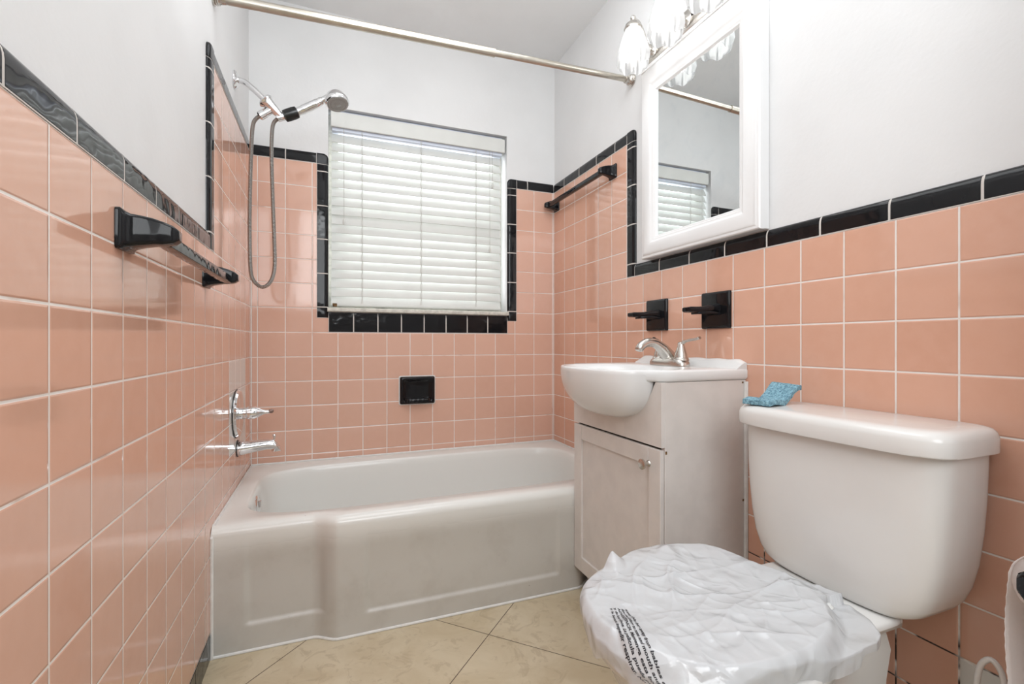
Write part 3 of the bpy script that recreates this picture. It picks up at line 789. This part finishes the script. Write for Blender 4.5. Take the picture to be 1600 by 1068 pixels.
fc = thing('sink_faucet', (1.372, 1.267, ST), 'brushed nickel centerset faucet on the white sink', 'faucet')
FX, FY = 1.372, 1.267
bm = bmesh.new(); rings = []
for z, k in ((ST, 1.), (ST+.010, 1.), (ST+.018, .93), (ST+.023, .84)):
    rings.append(srect(FX, FY, .030*k, .083*k+.0, z, 3.2, 48))
skin(bm, rings)
for s in (-1, 1):
    lathe(bm, (FX+.004, FY+s*.052, ST+.018), (0, 0, 1), [(0, .026), (.006, .024), (.010, .022)], 28)
finish('base', bm, M['nickel'], fc, smooth=50)
bm = bmesh.new()
pts = smoothpath([(FX+.012, FY, ST+.008), (FX-.004, FY, ST+.030), (FX-.028, FY, ST+.056), (FX-.058, FY, ST+.074), (FX-.088, FY, ST+.076), (FX-.110, FY, ST+.066), (FX-.118, FY, ST+.056)], 6)
n_ = len(pts); rad = [.027-.012*ss(0, .55, i/(n_-1))-.0015*ss(.5, 1, i/(n_-1)) for i in range(n_)]
tube(bm, pts, rad, 24); lathe(bm, pts[-1]+Vector((0, 0, .004)), (-.35, 0, -1), [(0, .0125), (.010, .0125), (.012, .0105), (.0125, .002)], 20)
finish('spout', bm, M['nickel'], fc, smooth=60)
for s in (-1, 1):
    bm = bmesh.new(); o = Vector((FX+.004, FY+s*.052, ST+.026))
    lathe(bm, o, (0, 0, 1), [(0, .0205), (.014, .0185), (.028, .014), (.040, .0105), (.048, .0105), (.052, .006)], 28)
    q = o+Vector((0, 0, .042)); pts = smoothpath([q, q+Vector((.004, s*.010, .010)), q+Vector((.012, s*.028, .016)), q+Vector((.018, s*.046, .019)), q+Vector((.022, s*.060, .023))], 5)
    m_ = len(pts); tube(bm, pts, [.0105-.0035*ss(0, .4, i/(m_-1))+.0008*ss(.8, 1, i/(m_-1)) for i in range(m_)], 16, flat=.62)
    finish('lever_handle', bm, M['nickel'], fc, smooth=60)
bm = bmesh.new(); lathe(bm, (FX+.034, FY, ST), (0, 0, 1), [(0, .005), (.006, .0025), (.040, .0025), (.042, .0055), (.047, .0065), (.052, .004), (.053, .001)], 14); finish('lift_rod', bm, M['nickel'], fc)

# ------------------------------------------------------------ mirror cabinet
mc = thing('mirror_cabinet', (W, 1.227, 1.221), 'white framed mirror cabinet on the right wall above the sink', 'mirror cabinet')
cy0, cy1, cz0, cz1 = .963, 1.491, 1.221, 1.935
bm = bmesh.new(); box(bm, 1.4425, W+BT-.0005, cy0+.001, cy1-.001, cz0+.001, cz1-.001); finish('body', bm, M['frame'], mc, smooth=0, bevel=.002)
bm = bmesh.new()
pr_ = [(0, 1.446), (0, 1.432), (.003, 1.4285), (.010, 1.4275), (.014, 1.4245), (.020, 1.4225), (.040, 1.4215), (.050, 1.4225), (.056, 1.4265), (.062, 1.4300), (.066, 1.4305), (.069, 1.4330), (.074, 1.4345), (.077, 1.4400), (.079, 1.4420)]
rings = []
for w_, x_v in pr_:
    wt = w_*1.32
    rings.append([Vector((x_v, cy0+w_, cz0+w_)), Vector((x_v, cy1-w_, cz0+w_)), Vector((x_v, cy1-w_, cz1-wt)), Vector((x_v, cy0+w_, cz1-wt))])
skin(bm, rings, True, False, False); fr_ = finish('frame', bm, M['frame'], mc, smooth=28)
bm = bmesh.new(); w_ = .0785
vs = [bm.verts.new(p) for p in ((1.4415, cy0+w_, cz0+w_), (1.4415, cy1-w_, cz0+w_), (1.4415, cy1-w_, cz1-w_*1.32), (1.4415, cy0+w_, cz1-w_*1.32))]
bm.faces.new(vs); gl = finish('mirror_glass', bm, M['mirror'], mc, smooth=0)
gl['label'] = 'silvery mirror glass'
bm = bmesh.new()                                    # crown lip along the top
for a0, a1, b0, b1 in ((1.424, 1.444, cz1-.010, cz1+.004), (1.428, 1.444, cz1-.022, cz1-.012)): box(bm, a0, a1, cy0-.0005, cy1+.0005, b0, b1)
finish('crown_moulding', bm, M['frame'], mc, smooth=0, bevel=.002)

# ------------------------------------------------------------ vanity light
vl = thing('vanity_light', (W, 1.243, 1.985), 'three-shade brushed nickel wall light, lit, above the mirror cabinet', 'wall light')
bm = bmesh.new(); X0 = W+BT
U, V = Vector((0, 1, 0)), Vector((0, 0, 1)); c = Vector((X0, 1.243, 1.992))
skin(bm, [rrect(c-Vector((d, 0, 0)), U, V, .285-q, .050-q, .04-q*.5, 8) for d, q in ((.0005, 0), (.010, 0), (.016, .006), (.024, .012), (.030, .020), (.031, .03))])
finish('backplate', bm, M['nickel'], vl, smooth=50)
LY = (1.418, 1.243, 1.068); LX = 1.338
for y in LY:
    bm = bmesh.new()
    lathe(bm, (X0-.028, y+.012, 1.985), (-1, 0, 0), [(0, .022), (.006, .022), (.010, .016), (.020, .012), (.024, .015), (.030, .012)], 24)
    tube(bm, smoothpath([(X0-.045, y+.012, 1.985), (X0-.065, y+.010, 2.010), (X0-.085, y+.006, 2.045), (X0-.105, y+.002, 2.066), (LX+.006, y, 2.070)], 6), .0055, 12)
    arm = finish('arm', bm, M['nickel'], vl, smooth=50)
    bm = bmesh.new(); lathe(bm, (LX, y, 2.082), (0, 0, -1), [(0, .002), (.003, .008), (.009, .0105), (.015, .008), (.019, .005), (.022, .008), (.026, .020), (.034, .028), (.044, .031), (.048, .033), (.052, .031), (.054, .030)], 28)
    finish('socket_cup', bm, M['nickel'], vl, smooth=50)
    def lobes(a, t): return 1+(.075*math.cos(6*a)+.02*math.cos(18*a))*ss(.02, .12, t)
    def prof_(o_): return [(.0, .029-o_), (.012, .032-o_), (.035, .041-o_), (.065, .051-o_), (.090, .057-o_), (.112, .0585-o_), (.128, .055-o_), (.138, .051-o_)]
    bm = bmesh.new(); o = Vector((LX, y, 2.034)); n = 72
    pin, pout = prof_(.002)[::-1], prof_(0.)
    R1 = lathe(bm, o, (0, 0, -1), pout+pin, n, mod=lobes, caps=False)
    # scalloped hem
    for f_ in bm.verts:
        t = 2.034-f_.co.z
        if t > .11:
            a = math.atan2(f_.co.y-y, f_.co.x-LX); f_.co.z += .007*math.cos(6*a)*(t-.11)/.028
    sh = finish('glass_shade', bm, M['shade'], vl, smooth=60)
    sh.visible_shadow = True
    bm = bmesh.new(); lathe(bm, (LX, y, 2.030), (0, 0, -1), [(0, .013), (.018, .015), (.035, .027), (.060, .036), (.080, .035), (.098, .022), (.106, .001)], 24)
    finish('bulb', bm, M['bulb'], vl)

# ------------------------------------------------------------ toilet
TC = .675
to = thing('toilet', (1.1, TC, 0), 'white two-piece toilet beside the vanity, lid closed', 'toilet')
def tank_ring(z, hw, xf, xb=W-.012, e=6., bow=.010):
    cx_, hx_ = (xf+xb)/2, (xb-xf)/2
    r = srect(cx_, TC, hx_, hw, z, e, 72)
    return [Vector((p.x-bow*(1-((p.y-TC)/hw)**2)*(1 if p.x < cx_ else 0)*ss(cx_, xf, p.x) if p.x < cx_ else p.x, p.y, p.z)) for p in r]
bm = bmesh.new(); rings = []
for z, hw, xf in ((.393, .110, 1.300), (.3935, .124, 1.285), (.398, .142, 1.277), (.408, .158, 1.272), (.425, .171, 1.270), (.455, .183, 1.268), (.50, .193, 1.267), (.56, .200, 1.266), (.62, .204, 1.266), (.68, .206, 1.267), (.722, .207, 1.268)):
    rings.append(tank_ring(z, hw, xf))
skin(bm, rings); finish('tank', bm, M['porcelain'], to, smooth=70)
bm = bmesh.new(); rings = []
for z, q in ((.708, .004), (.7085, .0005), (.711, 0), (.735, 0), (.744, .003), (.750, .009), (.7525, .018), (.7535, .03)):
    rings.append(tank_ring(z, .2185-q, 1.250+q, W-.004-q*.5, 6.5, .012))
skin(bm, rings); finish('tank_lid', bm, M['porcelain'], to, smooth=70)
# bowl, one glazed body
def bowl_plan(s, z, xf, xb, hw, hwb):
    """ovoid in front running into a straight deck behind"""
    pts = []; n = 40; xm = xf+hw*1.18
    for k in range(n+1):
        a = -PI/2+PI*k/n       # near side -> front -> far side
        pts.append(Vector((xm-(xm-xf)*math.cos(a)**.9 if math.cos(a) > 0 else xm, TC+hw*math.sin(a), z)))
    m_ = 16
    for k in range(1, m_+1):
        t = k/m_; h_ = hw+(hwb-hw)*ss(0, .8, t); pts.append(Vector((xm+(xb-xm)*t, TC+h_, z)))
    for k in range(m_+1):
        t = 1-k/m_; h_ = hw+(hwb-hw)*ss(0, .8, t); pts.append(Vector((xm+(xb-xm)*t, TC-h_, z)))
    return pts[:-1]
bm = bmesh.new(); rings = []
for z, xf, xb, hw, hwb in ((0.0, .930, 1.33, .105, .105), (.02, .925, 1.33, .108, .105), (.10, .93, 1.32, .100, .092), (.18, .90, 1.32, .106, .088), (.25, .845, 1.325, .130, .090), (.31, .785, 1.33, .160, .095), (.345, .772, 1.32, .165, .092), (.358, .762, 1.325, .172, .098), (.362, .752, 1.335, .183, .111), (.372, .752, 1.335, .184, .112), (.384, .751, 1.335, .184, .112), (.389, .756, 1.33, .179, .107)):
    rings.append(bowl_plan(1, z, xf, xb, hw, hwb))
skin(bm, rings); finish('bowl', bm, M['porcelain'], to, smooth=70)
bm = bmesh.new(); rings = []
for z, q in ((.380, .008), (.383, 0), (.390, 0), (.394, .006)):
    rings.append(srect(1.262, TC, .072-q, .128-q, z, 4.5, 48))
skin(bm, rings); finish('deck', bm, M['porcelain'], to, smooth=60)
LCX, LHX, LHY = .960, .213, .183
for nm, z0_, z1_, g_ in (('seat', .3915, .4085, 0), ('seat_lid', .4105, .4300, .002)):
    bm = bmesh.new(); rings = []
    for z, q in ((z0_, .006), (z0_+.003, 0), (z1_-.006, 0), (z1_-.002, .004), (z1_, .012), (z1_+.0015, .05)):
        rings.append(srect(LCX, TC+.012, LHX-q+g_, LHY-q+g_, z, 2.35, 72))
    skin(bm, rings); finish(nm, bm, M['seat'], to, smooth=60)
for s in (-1, 1):
    bm = bmesh.new(); skin(bm, [srect(1.172, TC+.012+s*.075, .018-q, .024-q, z, 3, 24) for z, q in ((.389, 0), (.415, 0), (.420, .004))]); finish('hinge', bm, M['seat'], to)
for s in (-1, 1):
    bm = bmesh.new(); lathe(bm, (1.20, TC+s*.118, .0), (0, 0, 1), [(0, .016), (.012, .015), (.020, .010), (.022, .001)], 18); finish('bolt_cap', bm, M['seat'], to)

# ------------------------------------------------------------ plastic bag over the lid
OUTL = [(.757, .778), (.737, .715), (.732, .655), (.745, .600), (.768, .556), (.805, .524), (.86, .506), (.93, .499), (1.0, .497), (1.06, .496), (1.12, .499), (1.175, .508), (1.208, .540), (1.222, .590), (1.198, .655), (1.160, .725), (1.138, .790), (1.105, .845), (1.04, .880), (.975, .872), (.905, .850), (.855, .838), (.795, .812)]
def outline(t):
    n = len(OUTL); f = t*n; i = int(f) % n; u = f-int(f)
    a, b, c, d = (Vector(OUTL[(i+k-1) % n]) for k in range(4))
    return .5*((2*b)+(c-a)*u+(2*a-5*b+4*c-d)*u*u+(-a+3*b-3*c+d)*u**3)
BC = Vector((.965, .685))
def crease(x, y):
    """sharp film folds: several families of warped ridges"""
    v = 0.
    for (ang, f, amp, sd_) in ((.55, 11, .9, 0), (-.35, 13, .8, 7), (1.25, 17, .55, 13), (-.9, 26, .3, 21)):
        wx = noise.noise(Vector((x*5+sd_, y*5, 0)))*.55; wy = noise.noise(Vector((x*5, y*5+sd_, 3)))*.55
        p = (x*math.cos(ang)+y*math.sin(ang))*f*.28+wx*1.6; q = (-x*math.sin(ang)+y*math.cos(ang))*f+wy*1.6
        r = 1-abs(noise.noise(Vector((p+sd_, q, sd_*1.3))))*2.6
        v += amp*max(0., r)**3
    return v*(.30+.65*ss(-.25, .35, noise.noise(Vector((x*7+3, y*7, 8)))))
def lid_e(x, y):
    return (abs((x-LCX)/LHX)**2.35+abs((y-TC-.012)/LHY)**2.35)**(1/2.35)
def bag_z(x, y):
    e = lid_e(x, y)
    z = .4345-.030*ss(.97, 1.12, e)*(1 if y < .60 or x < .80 else .35)
    far = ss(.74, .86, y)*ss(.84, .95, x)*(1-ss(1.1, 1.2, x))
    z += .012*far+.004*ss(1.0, 1.15, x)
    z += .0090*crease(x, y)*(1-.6*ss(.85, 1.02, e))+.003*noise.noise(Vector((x*11, y*11, 5)))
    return z
bm = bmesh.new(); NR_, NA = 110, 420
ctr = bm.verts.new((BC.x, BC.y, bag_z(BC.x, BC.y))); prev = None
for j in range(1, NR_+9):
    ring = []
    for k in range(NA):
        t = k/NA; o = outline(t)
        jag = 1+.012*noise.noise(Vector((math.cos(2*PI*t)*8, math.sin(2*PI*t)*8, 0)))+.004*noise.noise(Vector((t*120, 0, 2)))
        s = min(1., j/NR_)*jag
        p = BC+(o-BC)*s
        z = bag_z(p.x, p.y)
        if j > NR_:
            h_ = (j-NR_)/8; near = ss(.66, .56, p.y) if p.x < 1.12 else .35
            near = max(near, ss(.80, .75, p.x)); dn_ = (.024*near+.006)*(1+.5*noise.noise(Vector((t*26, 0, 9))))
            inn = 1-.012*h_*h_*near; q = BC+(o-BC)*jag*(inn+.004*h_)
            z = z-dn_*h_; p = q
        if .955 > 0 and (p-Vector((.868, .838))).length < .030:       # pointed corner sticking up
            z += .030*(1-(p-Vector((.868, .838))).length/.030)**1.3
        ring.append(bm.verts.new((p.x, p.y, z)))
    if prev is None:
        for k in range(NA): bm.faces.new((ctr, ring[k], ring[(k+1) % NA]))
    else:
        for k in range(NA): bm.faces.new((prev[k], prev[(k+1) % NA], ring[(k+1) % NA], ring[k]))
    prev = ring
bag = finish('plastic_bag', bm, M['bag'], smooth=180)
tag(bag, 'crumpled thin white plastic bag with black warning print spread over the toilet lid', 'bag')
# printed warning lines, laid on the film
LINES = ['Keep this bag away from babies and children. The', 'film may cling to nose and mouth and prevent breathing',
         'ADVERTENCIA. Mantenga esta bolsa lejos del bebe', 'y de los ninos. La pelicula puede pegarse a la nariz', 'y la boca e impedir respirar. No use en cunas']
PA = [(.806, .694), (.796, .640), (.778, .585), (.775, .532), (.790, .500), (.81, .49)]
PB = [(.779, .708), (.756, .655), (.744, .610), (.745, .575), (.757, .545), (.780, .520)]
def along(Pp, s):
    L_ = [0.]
    for a, b in zip(Pp, Pp[1:]): L_.append(L_[-1]+(Vector(b)-Vector(a)).length)
    s *= L_[-1]
    for i in range(len(Pp)-1):
        if s <= L_[i+1] or i == len(Pp)-2:
            u = (s-L_[i])/(L_[i+1]-L_[i]); return Vector(Pp[i]).lerp(Vector(Pp[i+1]), u)
PAs = [tuple(p) for p in smoothpath([(*p, 0) for p in PA], 6)]; PBs = [tuple(p) for p in smoothpath([(*p, 0) for p in PB], 6)]
PAs = [p[:2] for p in PAs]; PBs = [p[:2] for p in PBs]
bm = bmesh.new(); dg = None
for li, txt in enumerate(LINES):
    cu = bpy.data.curves.new('warning', 'FONT'); cu.body = txt; cu.size = 1.; cu.resolution_u = 2; cu.offset = .03
    to_ = bpy.data.objects.new('warning', cu); COL.objects.link(to_)
    bpy.context.view_layer.update(); dg = bpy.context.evaluated_depsgraph_get()
    me = bpy.data.meshes.new_from_object(to_.evaluated_get(dg))
    xm = max(v.co.x for v in me.vertices)
    b2 = bmesh.new(); b2.from_mesh(me)
    for v in b2.verts:
        s = v.co.x/xm; w_ = (li+.1+(1-v.co.y)*.85)/len(LINES)
        a = along(PAs, s); b = along(PBs, s); p = a.lerp(b, w_)
        v.co = (p.x, p.y, bag_z(p.x, p.y)+.0011)
    tmp = bpy.data.meshes.new('t'); b2.to_mesh(tmp); b2.free(); bm.from_mesh(tmp); bpy.data.meshes.remove(tmp)
    bpy.data.objects.remove(to_); bpy.data.curves.remove(cu); bpy.data.meshes.remove(me)
ink = finish('warning_print', bm, M['ink'], bag, smooth=0); ink['label'] = 'rows of small black warning text'

# ------------------------------------------------------------ sponge on the tank lid
bm = bmesh.new(); rings = []
C0 = Vector((1.282, .833, .7540)); ax = Vector((.86, .16, 0)).normalized(); ay = Vector((-.16, .86, 0)).normalized()
L_, Wd, T_ = .138, .068, .0125
n, m_ = 34, 18
def sp_pt(u, v, top):
    lift = .030*ss(.38, 1., u)**1.3+.003*math.sin(u*9)
    p = C0+ax*(u*L_-.02)+ay*((v-.5)*Wd*(1+.06*math.sin(u*7)))+Vector((0, 0, lift+.0008+(T_ if top else 0)+.004*ss(.3, 1, u)*v+.0025*(v-.5)**2*4*0))
    j = noise.noise_vector(p*90)*.0016
    return p+(j if top else Vector((j.x, j.y, 0)))
vt = [[bm.verts.new(sp_pt(i/n, j/m_, True)) for j in range(m_+1)] for i in range(n+1)]
vb = [[bm.verts.new(sp_pt(i/n, j/m_, False)) for j in range(m_+1)] for i in range(n+1)]
for i in range(n):
    for j in range(m_):
        bm.faces.new((vt[i][j], vt[i+1][j], vt[i+1][j+1], vt[i][j+1])); bm.faces.new((vb[i][j], vb[i][j+1], vb[i+1][j+1], vb[i+1][j]))
for i in range(n):
    bm.faces.new((vt[i][0], vb[i][0], vb[i+1][0], vt[i+1][0])); bm.faces.new((vt[i][m_], vt[i+1][m_], vb[i+1][m_], vb[i][m_]))
for j in range(m_):
    bm.faces.new((vt[0][j], vt[0][j+1], vb[0][j+1], vb[0][j])); bm.faces.new((vt[n][j], vb[n][j], vb[n][j+1], vt[n][j+1]))
tag(finish('sponge', bm, M['sponge'], smooth=60, bevel=.0015), 'curled blue sponge lying on the toilet tank lid', 'sponge')

# ------------------------------------------------------------ paper roll, holder, brush
RX, RY, RZ = 1.262, .333, .555
ph = thing('paper_holder', (RX+.04, .26, RZ), 'black toilet paper holder at the right edge beside the tank', 'paper holder')
bm = bmesh.new()
rg = [rrect(Vector((RX-.022, y, RZ+.004)), Vector((1, 0, 0)), Vector((0, 0, 1)), h1, h2, .008) for y, h1, h2 in ((.2605, .030, .034), (.268, .030, .034), (.275, .014, .022), (.33, .011, .024), (.356, .010, .021), (.364, .006, .014))]
skin(bm, rg); finish('arm', bm, M['black'], ph, smooth=50)
bm = bmesh.new()
rg = [rrect(Vector((RX+.125, y, RZ+.004)), Vector((1, 0, 0)), Vector((0, 0, 1)), h1, h2, .008) for y, h1, h2 in ((.2605, .030, .034), (.268, .030, .034), (.275, .014, .022), (.33, .011, .024), (.356, .010, .021), (.364, .006, .014))]
skin(bm, rg); finish('arm', bm, M['black'], ph, smooth=50)
bm = bmesh.new(); tube(bm, [(RX-.02, RY, RZ), (RX+.122, RY, RZ)], .009, 16); finish('spindle', bm, M['black'], ph)
tr_ = thing('toilet_paper_roll', (RX+.05, RY, RZ), 'white toilet paper roll with its sheet hanging down, right edge', 'paper roll')
bm = bmesh.new(); lathe(bm, (RX, RY, RZ), (1, 0, 0), [(0, .020), (.0002, .046), (.002, .0485), (.100, .0485), (.102, .046), (.102, .020), (.0, .020)], 48, caps=False); finish('roll', bm, M['tissue'], tr_, smooth=40)
bm = bmesh.new(); rows = []
for k in range(70):
    if k < 18: a = PI*.75-PI*.75*k/18; y, z = RY+.0505*math.cos(a), RZ+.0505*math.sin(a)
    else: y, z = RY+.0505+.004*math.sin((k-18)*.12), RZ-(k-18)*.0062
    jg = .0012*math.sin(k*2.1)+.001*noise.noise(Vector((k*.7, 0, 0)))
    rows.append([Vector((RX-.002+jg+.106*i/10, y, z)) for i in range(11)])
V_ = [[bm.verts.new(p) for p in r] for r in rows]
for a, b in zip(V_, V_[1:]):
    for i in range(10): bm.faces.new((a[i], a[i+1], b[i+1], b[i]))
o = finish('hanging_sheet', bm, M['tissue'], tr_, smooth=80); md = o.modifiers.new('th', 'SOLIDIFY'); md.thickness = .0012
tb = thing('toilet_brush', (1.375, .452, 0), 'white plastic toilet brush with looped handle beside the paper roll', 'toilet brush')
bx, by = 1.375, .452
bm = bmesh.new(); lathe(bm, (bx, by, .0005), (0, 0, 1), [(0, .036), (.01, .037), (.10, .030), (.11, .026), (.112, .014), (.115, .012)], 32); finish('holder_cup', bm, M['void'], tb)
bm = bmesh.new(); tube(bm, [(bx, by, .11), (bx, by, .29)], .006, 12)
hx_ = Vector((.35, -.94, 0)).normalized()
lp = [(-.012, .280), (-.017, .300), (-.016, .325), (-.011, .348), (0, .360), (.011, .348), (.016, .325), (.017, .300), (.012, .280), (0, .274)]
pts = smoothpath([(bx+hx_.x*a, by+hx_.y*a, z) for a, z in lp+[lp[0]]], 5); tube(bm, pts, .0045, 12)
finish('handle', bm, M['void'], tb)

# ------------------------------------------------------------ camera, light, world
cam = bpy.data.cameras.new('camera'); co = bpy.data.objects.new('camera', cam); COL.objects.link(co)
cam.sensor_width = 36; cam.lens = 732.75*36/1600; cam.clip_start = .01; cam.shift_y = (535.2-534)/1600
co.location = (CX, 0, CZ); co.rotation_euler = (PI/2, 0, -.371)
bpy.context.scene.camera = co
def lamp(name, kind, loc, rot, power, size, col=(1, 1, 1), sy=None):
    l = bpy.data.lights.new(name, kind); l.energy = power; l.color = col
    if kind == 'AREA':
        l.size = size
        if sy: l.shape = 'RECTANGLE'; l.size_y = sy
    else: l.shadow_soft_size = size
    o = bpy.data.objects.new(name, l); o.location = loc; o.rotation_euler = rot; COL.objects.link(o); return o
for y in LY: lamp('bulb_light', 'POINT', (LX, y, 1.975), (0, 0, 0), 2.3, .03, (1, .985, .97))
lamp('overhead_fill', 'AREA', (.70, .95, CEIL-.01), (0, 0, 0), 8.5, .9, (.94, .975, 1), 1.2)  # added overhead fill; the room has no known ceiling fixture
lamp('rear_fill', 'AREA', (.50, -.75, 1.75), (math.radians(66), 0, math.radians(-12)), 17., 1.0, (.94, .975, 1), 1.0)  # added soft fill from behind the camera, not an actual hall lamp
lamp('ceiling_bounce_fill', 'AREA', (.62, .75, 1.80), (PI-.35, 0, 0), 7.5, .7, (.95, .98, 1), .7)  # unseen helper aimed upward to brighten the ceiling
lamp('daylight', 'AREA', (.75, D+.35, 1.55), (math.radians(-90), 0, 0), 10., 1.0, (.95, .98, 1), 1.1)
w = bpy.data.worlds.new('world'); bpy.context.scene.world = w; w.use_nodes = True
w.node_tree.nodes['Background'].inputs[0].default_value = (.88, .94, 1, 1); w.node_tree.nodes['Background'].inputs[1].default_value = 2.
vs = bpy.context.scene.view_settings; vs.view_transform = 'Standard'; vs.look = 'None'; vs.exposure = .14; vs.gamma = 1.
